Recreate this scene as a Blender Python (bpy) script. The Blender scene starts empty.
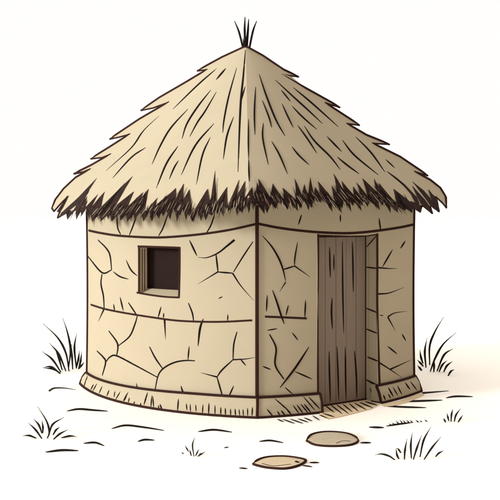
import bpy, bmesh, math, random
from mathutils import Vector
from mathutils.bvhtree import BVHTree
from mathutils.geometry import tessellate_polygon

random.seed(7)
scn = bpy.context.scene
COL = scn.collection

# ------------------------------------------------------------------ camera
F = 850.0            # focal length in units of a 500 pixel wide frame
HOR = 220.0          # row of the horizon in that frame
EYE = 2.1
cam_d = bpy.data.cameras.new('camera')
cam = bpy.data.objects.new('camera', cam_d)
COL.objects.link(cam)
cam.location = (0, 0, EYE)
cam.rotation_euler = (math.radians(90), 0, 0)
cam_d.sensor_width = 36
cam_d.lens = F / 500 * 36
cam_d.shift_y = -(250 - HOR) / 500
cam_d.clip_start = 0.1
cam_d.clip_end = 9000
scn.camera = cam
O = Vector((0, 0, EYE))


def ray(px, py):
    return Vector(((px - 250) / F, 1.0, (HOR - py) / F))


def on_ground(px, py, z=0.0):
    d = ray(px, py)
    return O + d * ((z - EYE) / d.z)


def at_depth(px, py, y):
    return O + ray(px, py) * y


def on_plane(px, py, p0, n):
    d = ray(px, py)
    return O + d * ((p0 - O).dot(n) / d.dot(n))


# ------------------------------------------------------------------ materials
def material(name, col, var=0.05, scale=6.0, rough=0.95, bump=0.0, bscale=60.0, stretch=(1, 1, 1)):
    m = bpy.data.materials.new(name)
    m.use_nodes = True
    nt = m.node_tree
    b = nt.nodes['Principled BSDF']
    b.inputs['Roughness'].default_value = rough
    b.inputs['Specular IOR Level'].default_value = 0.05
    tc = nt.nodes.new('ShaderNodeTexCoord')
    mp = nt.nodes.new('ShaderNodeMapping')
    mp.inputs['Scale'].default_value = stretch
    nt.links.new(tc.outputs['Object'], mp.inputs['Vector'])
    nz = nt.nodes.new('ShaderNodeTexNoise')
    nz.inputs['Scale'].default_value = scale
    nz.inputs['Detail'].default_value = 6
    nt.links.new(mp.outputs[0], nz.inputs['Vector'])
    rp = nt.nodes.new('ShaderNodeValToRGB')
    rp.color_ramp.elements[0].position = 0.25
    rp.color_ramp.elements[1].position = 0.75
    rp.color_ramp.elements[0].color = tuple(c * (1 - var) for c in col) + (1,)
    rp.color_ramp.elements[1].color = tuple(min(1, c * (1 + var)) for c in col) + (1,)
    nt.links.new(nz.outputs['Fac'], rp.inputs[0])
    nt.links.new(rp.outputs[0], b.inputs['Base Color'])
    if bump:
        n2 = nt.nodes.new('ShaderNodeTexNoise')
        n2.inputs['Scale'].default_value = bscale
        n2.inputs['Detail'].default_value = 4
        nt.links.new(mp.outputs[0], n2.inputs['Vector'])
        bp = nt.nodes.new('ShaderNodeBump')
        bp.inputs['Strength'].default_value = bump
        bp.inputs['Distance'].default_value = 0.01
        nt.links.new(n2.outputs['Fac'], bp.inputs['Height'])
        nt.links.new(bp.outputs[0], b.inputs['Normal'])
    return m


M = {
    'mud': material('mud_plaster', (0.326, 0.280, 0.197), 0.02, 3, bump=0.04),
    'thatch': material('pale_thatch', (0.326, 0.280, 0.197), 0.02, 4, bump=0.04),
    'pale': material('lightened_reveal_plaster', (0.46, 0.385, 0.27), 0.02, 4),  # colour lightened so the shaded window reveal looks as bright as the wall
    'interior_shade_sheet': material('interior_sheet_brown', (0.015, 0.0085, 0.007), 0.06, 5),
    'interior_shade': material('interior_shade_brown', (0.035, 0.02, 0.016), 0.1),  # darkness of the room put into the colour of the inner faces
    'ink': material('charred_line_and_shade', (0.0075, 0.005, 0.0042), 0.1),
    'brown': material('dark_brown_line', (0.026, 0.0105, 0.0085), 0.15, 20),
    'husk': material('dark_brown_straw', (0.021, 0.0115, 0.0095), 0.35, 14),
    'midstraw': material('brown_straw', (0.12, 0.075, 0.055), 0.3, 14),
    'door': material('weathered_planks', (0.195, 0.153, 0.121), 0.05, 4, stretch=(6, 6, 0.6), bump=0.03),
    'ground': material('white_sand', (0.85, 0.815, 0.755), 0.008, 0.5),
    'earth_and_shade': material('tan_earth_and_shade', (0.56, 0.45, 0.30), 0.04, 8),
    'stone_grey': material('grey_tan_stone', (0.385, 0.325, 0.235), 0.05, 8),
    'stone_tan': material('warm_tan_stone', (0.475, 0.385, 0.26), 0.05, 8),
    'grass': material('dark_grass', (0.012, 0.010, 0.008), 0.3, 10),
}


# ------------------------------------------------------------------ mesh building
class MB:
    def __init__(self):
        self.v, self.f, self.m = [], [], []

    def add(self, verts, faces, mi=0):
        o = len(self.v)
        self.v += [tuple(p) for p in verts]
        self.f += [tuple(i + o for i in f) for f in faces]
        self.m += [mi] * len(faces)

    def build(self, name, mats, parent=None, smooth=False):
        if not isinstance(mats, (list, tuple)):
            mats = [mats]
        me = bpy.data.meshes.new(name)
        me.from_pydata(self.v, [], self.f)
        for mt in mats:
            me.materials.append(mt)
        me.polygons.foreach_set('material_index', self.m)
        if smooth:
            me.polygons.foreach_set('use_smooth', [True] * len(self.f))
        bm = bmesh.new()
        bm.from_mesh(me)
        bmesh.ops.recalc_face_normals(bm, faces=bm.faces)
        bm.to_mesh(me)
        bm.free()
        me.update()
        o = bpy.data.objects.new(name, me)
        COL.objects.link(o)
        if parent is not None:
            o.parent = parent
        return o

    def bvh(self):
        return BVHTree.FromPolygons([Vector(p) for p in self.v], self.f)


def smooth_line(pts, n=None):
    """Catmull-Rom through 2-D or 3-D points."""
    P = [Vector(p) for p in pts]
    if len(P) == 2:
        k = n or 6
        return [P[0].lerp(P[1], i / k) for i in range(k + 1)]
    out = []
    k = n or 6
    for i in range(len(P) - 1):
        p1, p2 = P[i], P[i + 1]
        p0 = P[i - 1] if i else p1 * 2 - p2
        p3 = P[i + 2] if i + 2 < len(P) else p2 * 2 - p1
        for j in range(k):
            t = j / k
            out.append(0.5 * ((2 * p1) + (p2 - p0) * t + (2 * p0 - 5 * p1 + 4 * p2 - p3) * t * t
                              + (3 * p1 - p0 - 3 * p2 + p3) * t ** 3))
    out.append(P[-1])
    return out


def tube(mb, pts, nrm, rad, flat=0.6, mi=0, seg=6, even=False):
    """Tapered tube; nrm[i] surface normal, rad[i] half width, flat = height share."""
    n = len(pts)
    V, Fc = [], []
    for i in range(n):
        a = pts[max(i - 1, 0)]
        b = pts[min(i + 1, n - 1)]
        t = b - a
        if t.length < 1e-9:
            t = Vector((0, 0, 1))
        t.normalize()
        nn = nrm[i] - t * nrm[i].dot(t)
        if nn.length < 1e-6:
            nn = t.orthogonal()
        nn.normalize()
        s = t.cross(nn)
        rr = rad[i]
        if even:                       # lines that turn away on a steep slope are cut broader
            v = (pts[i] - O).normalized()
            tv = (t - v * t.dot(v))
            sv = s - v * s.dot(v)
            if tv.length > 1e-6:
                tv.normalize()
                rr = rr / max(0.35, (sv - tv * sv.dot(tv)).length)
        for k in range(seg):
            an = 2 * math.pi * k / seg
            V.append(pts[i] + s * (math.cos(an) * rr) + nn * (math.sin(an) * rad[i] * flat))
    for i in range(n - 1):
        for k in range(seg):
            k2 = (k + 1) % seg
            Fc.append((i * seg + k, i * seg + k2, (i + 1) * seg + k2, (i + 1) * seg + k))
    Fc.append(tuple(range(seg - 1, -1, -1)))
    Fc.append(tuple(range((n - 1) * seg, n * seg)))
    mb.add(V, Fc, mi)


def taper(s, kind):
    if kind == 'line':
        return 1.0
    if kind == 'stroke':
        return max(0.22, math.sin(math.pi * (0.04 + 0.92 * s)) ** 0.6)
    if kind == 'tail':      # thick at the start, thin at the end
        return max(0.2, (1 - s) ** 0.6)
    if kind == 'head':
        return max(0.2, s ** 0.6)
    if kind == 'crack':     # joins others: only a soft taper
        return 0.62 + 0.38 * math.sin(math.pi * s)
    return 1.0


def stroke(mb, pts2, surf, w=1.6, kind='stroke', flat=0.6, mi=0, n=None):
    L = smooth_line(pts2, n)
    P, N, R = [], [], []
    m = len(L) - 1
    for i, p in enumerate(L):
        h = surf(p[0], p[1])
        if h is None:
            continue
        q, nn = h
        P.append(q)
        N.append(nn)
        R.append(max(w * taper(i / m, kind), 0.35) * 0.5 * (q - O).y / F)
    if len(P) > 1:
        tube(mb, P, N, R, flat, mi, even=True)


def caster(bvh, push=0.0):
    def f(px, py):
        d = ray(px, py).normalized()
        h = bvh.ray_cast(O, d)
        if h[0] is None:
            return None
        n = h[1]
        if n.dot(d) > 0:
            n = -n
        return h[0] + n * push, n
    return f


def empty(name, loc, label, cat, group=None):
    o = bpy.data.objects.new(name, None)
    COL.objects.link(o)
    o.location = loc
    o.empty_display_size = 0.2
    o['label'] = label
    o['category'] = cat
    if group:
        o['group'] = group
    bpy.context.view_layer.update()
    return o


def tag(o, label, cat, group=None):
    o['label'] = label
    o['category'] = cat
    if group:
        o['group'] = group


def V2(p):
    return Vector((p[0], p[1]))


def bez(a, c, b, t):
    return a * (1 - t) ** 2 + c * (2 * t * (1 - t)) + b * t * t


def bezd(a, c, b, t):
    return (c - a) * (2 * (1 - t)) + (b - c) * (2 * t)


class Ring:
    """Four bulging sides between the corners L, C (front), R, B (rear)."""
    def __init__(self, L, C, R, B, bul):
        k = [V2(L), V2(C), V2(R), V2(B)]
        self.cor = k
        self.side = []
        for i in range(4):
            a, b = k[i], k[(i + 1) % 4]
            d = (b - a).normalized()
            n = Vector((d.y, -d.x))         # outward for this winding
            self.side.append((a, (a + b) / 2 + n * (2 * bul[i]), b))

    def p(self, i, t):
        return bez(*self.side[i], t)

    def n(self, i, t):
        d = bezd(*self.side[i], t).normalized()
        return Vector((d.y, -d.x))

    def t_of_px(self, i, px):
        lo, hi = 0.0, 1.0
        for _ in range(50):
            m = (lo + hi) / 2
            q = self.p(i, m)
            if 250 + F * q.x / q.y < px:
                lo = m
            else:
                hi = m
        return (lo + hi) / 2


# ring of the wall faces, ring of the plinth foot, ring of the eaves
WALL = Ring((-2.085, 10.88), (0.075, 9.06), (2.012, 10.42), (-0.15, 12.62), (0.40, 0.23, 0.26, 0.30))
FOOT = Ring((-2.175, 10.87), (0.075, 8.985), (2.100, 10.40), (-0.15, 12.72), (0.42, 0.24, 0.26, 0.30))
EAVE = Ring((-2.47, 11.0), (-0.012, 8.62), (2.325, 10.46), (-0.12, 13.05), (0.35, 0.22, 0.30, 0.34))
TOP = 2.33           # top of the wall, under the soffit
T_WALL = 0.125

# ------------------------------------------------------------------ hut
hut = empty('mud_hut', (-0.04, 10.8, 0),
            'tan mud walled hut with pointed thatched roof, plank door and square window', 'hut')
BASE = Vector((-0.04, 10.8, 0))


class PB(MB):                       # builds in world space, stores relative to the hut
    def build(self, name, mats, parent=None, smooth=False):
        self.v = [tuple(Vector(p) - BASE) for p in self.v]
        return MB.build(self, name, mats, parent, smooth)


# ---- wall with a window hole in side 0 and a door hole in side 1
wt0, wt1 = WALL.t_of_px(0, 139.0), WALL.t_of_px(0, 179.6)
wz0, wz1 = 1.258, 1.797
SILL_UP = 0.058
dt0, dt1 = WALL.t_of_px(1, 318.2), WALL.t_of_px(1, 377.6)
dz1 = 1.925
JAMB = 0.19          # depth of the door recess


def grid_vals(base, extra):
    s = sorted(set([round(b, 6) for b in base] + [round(e, 6) for e in extra]))
    out = [s[0]]
    for x in s[1:]:
        if x - out[-1] > 1e-3 or x in [round(e, 6) for e in extra]:
            out.append(x)
    return out


def waist(z):
    return 1.0 - 0.006 * math.sin(math.pi * min(1, max(0, z / TOP)))


def wp(i, t, z, inset=0.0):
    q = WALL.p(i, t) - WALL.n(i, t) * inset
    c = Vector((-0.04, 10.8))
    q = c + (q - c) * waist(z)
    return Vector((q.x, q.y, z))


mb = PB()
full = MB()                          # same faces with no holes, for laying lines on
for i in range(4):
    ts = grid_vals([k / 24 for k in range(25)], [wt0, wt1] if i == 0 else [dt0, dt1] if i == 1 else [])
    zs = grid_vals([0, .3, .6, .9, 1.2, 1.5, 1.8, 2.1, TOP], [wz0, wz1] if i == 0 else [dz1] if i == 1 else [])

    def hole(t, z):
        return (i == 0 and wt0 < t < wt1 and wz0 < z < wz1) or (i == 1 and dt0 < t < dt1 and z < dz1)
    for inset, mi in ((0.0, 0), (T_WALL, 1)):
        V = [wp(i, t, z, inset) for t in ts for z in zs]
        nz = len(zs)
        fs, allf = [], []
        for a in range(len(ts) - 1):
            for b in range(nz - 1):
                f = (a * nz + b, (a + 1) * nz + b, (a + 1) * nz + b + 1, a * nz + b + 1)
                allf.append(f)
                if not hole((ts[a] + ts[a + 1]) / 2, (zs[b] + zs[b + 1]) / 2):
                    fs.append(f)
        mb.add(V, fs, mi)
        if inset == 0 and i < 2:
            full.add(V, allf)
wall_mb = mb
wallcast = caster(full.bvh(), 0.0)

# ---- window
win_e = bpy.data.objects.new('window', None)
COL.objects.link(win_e)
win_e.parent = hut


def slab(mb, quad, th, mi=0):
    """quad a,b,c,d with a thickness vector."""
    v = list(quad) + [p + th for p in quad]
    mb.add(v, [(0, 1, 2, 3), (7, 6, 5, 4), (0, 4, 5, 1), (1, 5, 6, 2), (2, 6, 7, 3), (3, 7, 4, 0)], mi)


def reveal(side, t, z0, z1, depth, mb, mi=0):
    a, b = wp(side, t, z0), wp(side, t, z1)
    n = WALL.n(side, t)
    off = Vector((-n.x, -n.y, 0)) * depth
    mb.add([a, b, b + off, a + off], [(0, 1, 2, 3)], mi)
    return a, b, off


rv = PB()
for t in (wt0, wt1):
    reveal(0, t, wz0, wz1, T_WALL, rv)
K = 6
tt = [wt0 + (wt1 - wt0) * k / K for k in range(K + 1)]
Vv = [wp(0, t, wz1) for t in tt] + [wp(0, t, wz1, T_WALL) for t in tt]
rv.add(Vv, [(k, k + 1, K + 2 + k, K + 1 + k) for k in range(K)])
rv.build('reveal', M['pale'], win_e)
sh = PB()
sa, sb_ = wp(0, wt0 - .03, 0, T_WALL + .02), wp(0, wt1 + .03, 0, T_WALL + .02)
slab(sh, [sa + Vector((0, 0, wz0 - .05)), sb_ + Vector((0, 0, wz0 - .05)), sb_ + Vector((0, 0, wz1 + .05)), sa + Vector((0, 0, wz1 + .05))], Vector((-WALL.n(0, wt0).x, -WALL.n(0, wt0).y, 0)) * .03)
sh.build('interior_shade_sheet', M['interior_shade_sheet'], win_e)  # added dark sheet, painted as the dim interior behind the window
sl = PB()
Vv = [wp(0, t, wz0) for t in tt] + [wp(0, t, wz0 + SILL_UP, T_WALL) for t in tt] + \
     [wp(0, t, wz0 - 0.01, 0.004) for t in tt] + [wp(0, t, wz0, 0.002) for t in tt]
q = K + 1
sl.add(Vv, [(k, k + 1, q + k + 1, q + k) for k in range(K)] + [(2 * q + k, 2 * q + k + 1, 3 * q + k + 1, 3 * q + k) for k in range(K)]
       + [(3 * q + k, 3 * q + k + 1, k + 1, k) for k in range(K)])
sl.build('sill', M['mud'], win_e)
ed = PB()
for pts, w in (([(139.0, 246.2), (139.1, 270), (139.0, 293.2)], 2.2),
               ([(137.9, 246.4), (160, 247.1), (180.2, 247.8)], 2.2),
               ([(179.7, 247.4), (179.6, 272), (179.0, 297.4)], 2.0),
               ([(136.8, 292.6), (150, 294.9), (165, 296.8), (179.4, 297.5)], 1.9)):
    stroke(ed, pts, wallcast, w, 'line')
ed.build('edging', M['brown'], win_e)
jm = MB()
a, b, off = reveal(0, wt0, wz0, wz1, T_WALL, jm)
jamb_cast = caster(jm.bvh())
for x in (142.2, 144.6):
    s_ = PB()
    stroke(s_, [(x, 248.8), (x, 290.5)], jamb_cast, 0.8, 'line', 0.8)
    s_.build('slat', M['brown'], win_e)
s_ = PB()
k1 = wp(0, wt0, wz0 + SILL_UP, T_WALL)
k2 = wp(0, wt0, wz1, T_WALL)
tube(s_, [k1, k2], [Vector((0, -1, 0))] * 2, [0.011] * 2, 1.0)
k3 = wp(0, wt1, wz0 + SILL_UP, T_WALL)
tube(s_, [k1, k3], [Vector((0, 0, 1))] * 2, [0.008] * 2, 1.0)
s_.build('inner_edge', M['brown'], win_e)

# ---- door recess and door
fr = bpy.data.objects.new('door_frame', None)
COL.objects.link(fr)
fr.parent = hut
pl, pr = wp(1, dt0, 0), wp(1, dt1, 0)
nl = Vector((*WALL.n(1, dt0), 0))
nr = Vector((*WALL.n(1, dt1), 0))
il, ir = pl - nl * JAMB, pr - nr * JAMB
Z1 = Vector((0, 0, dz1))


side = (pr - pl).normalized()
j = PB()
slab(j, [pr - nr * 0.004, ir, ir + Z1, pr - nr * 0.004 + Z1], side * 0.015 - nr * 0.004)
jr_mb = j
j = PB()
slab(j, [pl - nl * 0.004, il, il + Z1, pl - nl * 0.004 + Z1], -side * 0.015 - nl * 0.004)
j.build('jamb', M['mud'], fr)
j = PB()
lt = [dt0 + (dt1 - dt0) * k / 4 for k in range(5)]
outer = [wp(1, t, dz1, 0.002) for t in lt]
inner = [il.lerp(ir, k / 4) + Z1 for k in range(5)]
Vv = outer + inner + [p + Vector((0, 0, .05)) for p in outer + inner]
j.add(Vv, [(k, k + 1, 6 + k, 5 + k) for k in range(4)] + [(10 + k, 11 + k, 16 + k, 15 + k) for k in range(4)]
      + [(5 + k, 6 + k, 16 + k, 15 + k) for k in range(4)])
j.build('lintel', M['mud'], fr)
ed = PB()
stroke(ed, [(318.2, 234.0), (318.1, 270), (317.6, 320), (318.0, 393)], wallcast, 2.0, 'line')
stroke(ed, [(377.3, 233.6), (377.4, 270), (377.4, 310), (379.6, 386)], wallcast, 2.2, 'line')
stroke(ed, [(318.2, 235.2), (340, 236.0), (362, 236.4), (377.0, 234.4)], wallcast, 1.3, 'line')
up = Vector((0, 0, 1))
i_l2 = il + Z1 - up * 0.012 + nl * 0.02
i_r2 = ir + Z1 - up * 0.012 + nr * 0.02
tube(ed, [i_l2, i_r2], [up] * 2, [0.011] * 2, 1.0)
tube(ed, [ir + nr * 0.012, ir + nr * 0.012 + Z1], [nr] * 2, [0.011] * 2, 1.0)
ed.build('edging', M['brown'], fr)
jb = MB()
jb.add([pr, ir, ir + Z1, pr + Z1], [(0, 1, 2, 3)])
jcast = caster(jb.bvh())
for pts, w in (([(366.4, 267.2), (376.8, 268.3)], 1.6), ([(366.4, 308.3), (377, 312.5)], 1.6), ([(366.4, 329), (377, 333.2)], 1.6),
               ([(367.5, 357), (377.6, 361)], 1.8), ([(366.7, 380), (379.0, 386.4)], 2.0),
               ([(370, 387.8), (372, 394.8)], 1.0), ([(374, 388.3), (376.6, 397.4)], 1.0),
               ([(366.6, 247.0), (376.8, 235.4)], 1.2)):
    stroke(jr_mb, pts, jcast, w, 'crack', 0.7, 1)
jr_mb.build('jamb', [M['mud'], M['brown']], fr)

door = bpy.data.objects.new('door', None)
COL.objects.link(door)
door.parent = hut
dn = Vector(((ir - il).y, -(ir - il).x, 0)).normalized()     # toward the viewer
dl, dr = il + dn * 0.012, ir + dn * 0.012
cuts = [0, 0.26, 0.452, 0.638, 0.82, 1.0]
for a, b in zip(cuts[:-1], cuts[1:]):
    p = PB()
    A, B = dl.lerp(dr, a + 0.004), dl.lerp(dr, b - 0.004)
    lo, hi = up * 0.012, up * (dz1 - 0.004)
    j0 = random.uniform(0, 0.003)
    A, B = A + dn * j0, B + dn * j0
    slab(p, [A + lo, B + lo, B + hi, A + hi], -dn * 0.05)
    p.build('plank', M['door'], door)
p = PB()
slab(p, [dl - dn * 0.03 + up * 0.01, dr - dn * 0.03 + up * 0.01, dr - dn * 0.03 + up * (dz1 - .002), dl - dn * 0.03 + up * (dz1 - .002)], -dn * 0.02)
p.build('interior_shade_back_board', M['interior_shade'], door)
dm = MB()
dm.add([dl + dn * .003 - side * .2, dr + dn * .003, dr + dn * .003 + Z1, dl + dn * .003 - side * .2 + Z1], [(0, 1, 2, 3)])
dcast = caster(dm.bvh())
g = PB()
for pts, w in (([(329.6, 247), (330, 262), (330.4, 277.6)], 1.5), ([(334, 254), (334, 271)], 1.2),
               ([(342.4, 241), (342.8, 290), (343.8, 333.5)], 1.6), ([(332.2, 298), (331.6, 312), (332.5, 329)], 1.7),
               ([(329.2, 351.4), (329.6, 375), (330.5, 402.2)], 1.6), ([(337, 346), (338, 372), (338.8, 400.8)], 1.6),
               ([(345.2, 347), (345.6, 375), (346, 400)], 1.6), ([(352.4, 241.6), (353, 265), (353.4, 292)], 1.5),
               ([(354.5, 350.6), (356.2, 372), (357, 398.3)], 1.6)):
    stroke(g, pts, dcast, w, 'stroke', 0.5, n=8)
g.build('grain_lines', M['ink'], door)
g = PB()
tube(g, [dl + dn * .012 + up * .01, dr + dn * .012 + up * .01], [dn] * 2, [.014] * 2, 1.0)
g.build('bottom_edge', M['brown'], door)

# ---- plinth
ft0, ft1 = FOOT.t_of_px(1, 322.6), FOOT.t_of_px(1, 381.3)


def ph(i, t):
    if i == 0:
        return 0.150 + (0.212 - 0.150) * min(1, t * 1.3)
    if i == 1:
        return 0.212 - 0.02 * t
    if i == 2:
        return 0.192
    return 0.192 - 0.042 * t


mb = PB()
pfull = MB()
plinth_edges = []
for i in range(4):
    spans = [(0, 1)] if i != 1 else [(0, ft0), (ft1, 1)]
    for sa, sb in spans:
        n = 20
        V, tops, bots = [], [], []
        for k in range(n + 1):
            t = sa + (sb - sa) * k / n
            f = FOOT.p(i, t)
            w = WALL.p(i, t) + WALL.n(i, t) * 0.016
            h = ph(i, t)
            wi = WALL.p(i, t) - WALL.n(i, t) * 0.06
            fm = f.lerp(w, 0.35)
            V += [(f.x, f.y, 0.0), (fm.x, fm.y, h * 0.6), (w.x, w.y, h), (wi.x, wi.y, h + .004), (wi.x, wi.y, 0)]
            bots.append(Vector((f.x, f.y, 0.008)))
            tops.append(Vector((w.x, w.y, h)))
        fs = []
        for k in range(n):
            for c in range(3):
                fs.append((k * 5 + c, (k + 1) * 5 + c, (k + 1) * 5 + c + 1, k * 5 + c + 1))
        fs.append((0, 1, 2, 3, 4))
        fs.append(tuple(n * 5 + c for c in (4, 3, 2, 1, 0)))
        mb.add(V, fs)
        if i < 2:
            pfull.add(V, fs)
        plinth_edges.append((i, sa, sb, bots, tops))
plinth_mb = mb
pcast = caster(pfull.bvh())
PL = [[(87.5, 375.8), (83.3, 388.3)], [(97, 383.6), (92.7, 391)], [(93.7, 384.4), (90.6, 389.6)], [(102.3, 386.2), (98.9, 393.5)],
      [(109.3, 390), (106.7, 396)], [(115, 391), (114, 397.4)], [(120.5, 391.4), (115.3, 400)], [(128.2, 392.2), (123, 401.3)],
      [(127, 394), (124, 401)], [(129.5, 397.4), (128.2, 402.6)], [(134.7, 401.3), (133.4, 405.2)], [(141, 403), (140.2, 406.5)],
      [(147.7, 392.2), (143.8, 405.2)], [(152, 395.3), (150.8, 407.6)], [(152.8, 396), (153.7, 407.8)], [(160, 404), (162, 410)],
      [(158.6, 405), (158.8, 409.4)],
      [(178.5, 398.7), (177.5, 411.4)], [(186.3, 403.4), (187, 410.4)], [(190.2, 404), (190.5, 412.2)], [(195.6, 404.4), (196.2, 411.7)],
      [(203, 404.4), (202.4, 414)], [(209, 402.6), (208.6, 414.6)], [(215, 405), (215, 415)], [(220.8, 407), (220.8, 415)],
      [(225.3, 407.8), (225.5, 415.3)], [(230.5, 408.6), (230.7, 415.6)], [(235, 408.6), (235.6, 415.8)], [(239, 409), (239.8, 416)],
      [(243, 409), (243.4, 416)], [(247.6, 407.8), (247.6, 416)], [(252.5, 407), (252, 416)]]
PR = [[(274.7, 398.6), (290.3, 412.2)], [(303.2, 396.5), (315, 410.4)], [(308.4, 396.8), (320, 409)], [(266.9, 409), (272.9, 416.4)],
      [(277.3, 411.2), (279.9, 415.4)], [(281, 410.4), (285, 415.3)], [(286.4, 409), (291.6, 415)], [(292.9, 405.2), (299.4, 414)],
      [(296.8, 404.7), (303.2, 413.6)], [(300.6, 404), (308.4, 413.2)], [(304, 404), (311, 412.5)],
      [(383.2, 394.8), (385.6, 400)], [(388.2, 394), (390.8, 398.2)], [(388.2, 387.4), (393.4, 396.6)], [(392.7, 387), (398, 395.6)],
      [(397.3, 385.6), (402, 394.6)], [(405, 382.6), (410.3, 389.6)], [(410.3, 381.4), (417.2, 390.4)]]
for p in PL + PR:
    stroke(plinth_mb, p, pcast, random.uniform(1.2, 1.7), 'stroke', 0.6, 1)
plinth = plinth_mb.build('plinth', [M['mud'], M['ink']], hut)
ed = PB()
for i, sa, sb, bots, tops in plinth_edges:
    nn = [Vector((*WALL.n(i, sa + (sb - sa) * k / 20), 0.3)) for k in range(21)]
    tube(ed, bots, nn, [0.0165] * 21, 1.0)
    tube(ed, tops, nn, [0.0150] * 21, 1.0)
    for e in (0, 20):
        at_end = (e == 0 and i == 1 and sa > 0) or (e == 20 and i == 1 and sb < 1)
        if (e == 0 and (sa == 0)) or at_end:
            m_ = bots[e].lerp(tops[e], 0.6) + nn[e] * 0.01
            tube(ed, [bots[e], m_, tops[e]], [nn[e]] * 3, [0.0165] * 3, 1.0)
# returns at the door ends
for e, i0 in ((0, 1), (1, 1)):
    t = ft0 if e == 0 else ft1
    a = FOOT.p(1, t)
    b = WALL.p(1, t) - WALL.n(1, t) * 0.06
    h = ph(1, t)
    tube(ed, [Vector((a.x, a.y, .008)), Vector((b.x, b.y, .008))], [up] * 2, [.013] * 2, 1.0)
ed.build('edging', M['brown'], plinth)


# ---- lines on the walls
WL = [  # (points, width, kind)
    ([(117, 214), (117.5, 227), (120.6, 234.4)], 1.5, 'crack'), ([(136.5, 216), (133, 226), (129.4, 235)], 1.5, 'crack'),
    ([(168, 214), (163, 228), (158.6, 235.8)], 1.5, 'crack'),
    ([(98, 240), (106, 248), (110, 255.5), (111.6, 270)], 1.6, 'crack'),
    ([(88, 256.4), (102, 272.6), (111.6, 270)], 1.7, 'crack'),
    ([(113, 271.6), (120, 276.6), (128.6, 279.2)], 1.6, 'stroke'), ([(126, 260), (131, 270), (137.4, 276)], 1.6, 'stroke'),
    ([(102, 274), (101, 284), (103.4, 296), (104.2, 309)], 1.6, 'crack'), ([(120, 297), (123.4, 311)], 1.6, 'stroke'),
    ([(113.5, 304), (114.7, 311)], 1.4, 'stroke'), ([(128.4, 302.6), (137.3, 316)], 1.5, 'crack'),
    ([(161.2, 306.5), (158, 318)], 1.6, 'stroke'), ([(104, 309), (98.4, 321.3)], 1.7, 'tail'),
    ([(137.3, 316), (135, 324), (129.5, 336.4), (117.9, 346.2)], 1.6, 'crack'),
    ([(108.8, 331), (116.2, 341), (117.9, 347), (116.6, 355.8)], 1.7, 'crack'),
    ([(163.8, 313), (163.4, 318)], 1.4, 'stroke'), ([(164.6, 320), (165.6, 339.5)], 2.0, 'tail'),
    ([(97, 351), (103, 357), (105.6, 362.3), (102.3, 375.3)], 1.7, 'crack'),
    ([(105.6, 362.3), (110, 357), (116.6, 355.8), (134.7, 365), (157.6, 377.4)], 1.7, 'crack'),
    ([(149.5, 346.8), (155.5, 358.4), (162.8, 368.8)], 1.6, 'crack'),
    ([(194.9, 360.8), (185.8, 360.5), (175, 362.3), (164.6, 367.5), (158.4, 375), (155, 390)], 1.7, 'crack'),
    ([(136.3, 383), (137.4, 388.6)], 1.7, 'head'),
    ([(188.4, 303), (192.3, 313), (193.6, 321)], 1.6, 'crack'), ([(203.4, 318.7), (200, 328.6), (198, 346.2)], 2.3, 'stroke'),
    ([(227.9, 314.3), (227.6, 321)], 1.4, 'stroke'), ([(189.2, 346.2), (187.9, 360.3)], 1.6, 'stroke'),
    ([(237, 331.7), (233.8, 344.2), (233, 359.7)], 1.6, 'crack'), ([(233, 359.7), (245.5, 359), (257, 357)], 1.5, 'tail'),
    ([(239.8, 358.4), (246, 365.7)], 1.5, 'stroke'), ([(233, 359.7), (222, 370), (217, 377)], 1.7, 'crack'),
    ([(200.8, 372.7), (217, 377)], 1.6, 'head'), ([(217, 377), (222.7, 397)], 1.7, 'crack'),
    ([(233.8, 385.7), (228.6, 397)], 1.6, 'stroke'), ([(181, 385.7), (182.7, 391.4), (186, 395.6)], 1.8, 'stroke'),
    ([(215.4, 212), (211, 225), (206, 233.8)], 1.5, 'crack'), ([(189.4, 240), (197, 256)], 1.9, 'stroke'),
    ([(198, 257.4), (207, 257.6), (218, 253), (227, 246), (234.4, 240)], 2.4, 'head'),
    ([(216, 254.4), (218, 271.6)], 1.8, 'crack'), ([(218, 271.8), (198, 284)], 1.5, 'tail'), ([(218, 272), (232.6, 273.2)], 1.7, 'crack'),
    ([(253, 241.6), (244, 255), (233.5, 272)], 1.5, 'crack'), ([(232.6, 273.2), (241, 286), (253.6, 300.4)], 1.7, 'tail'),
    ([(218.4, 298.6), (222.6, 296.6)], 1.2, 'stroke'),
]
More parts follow.
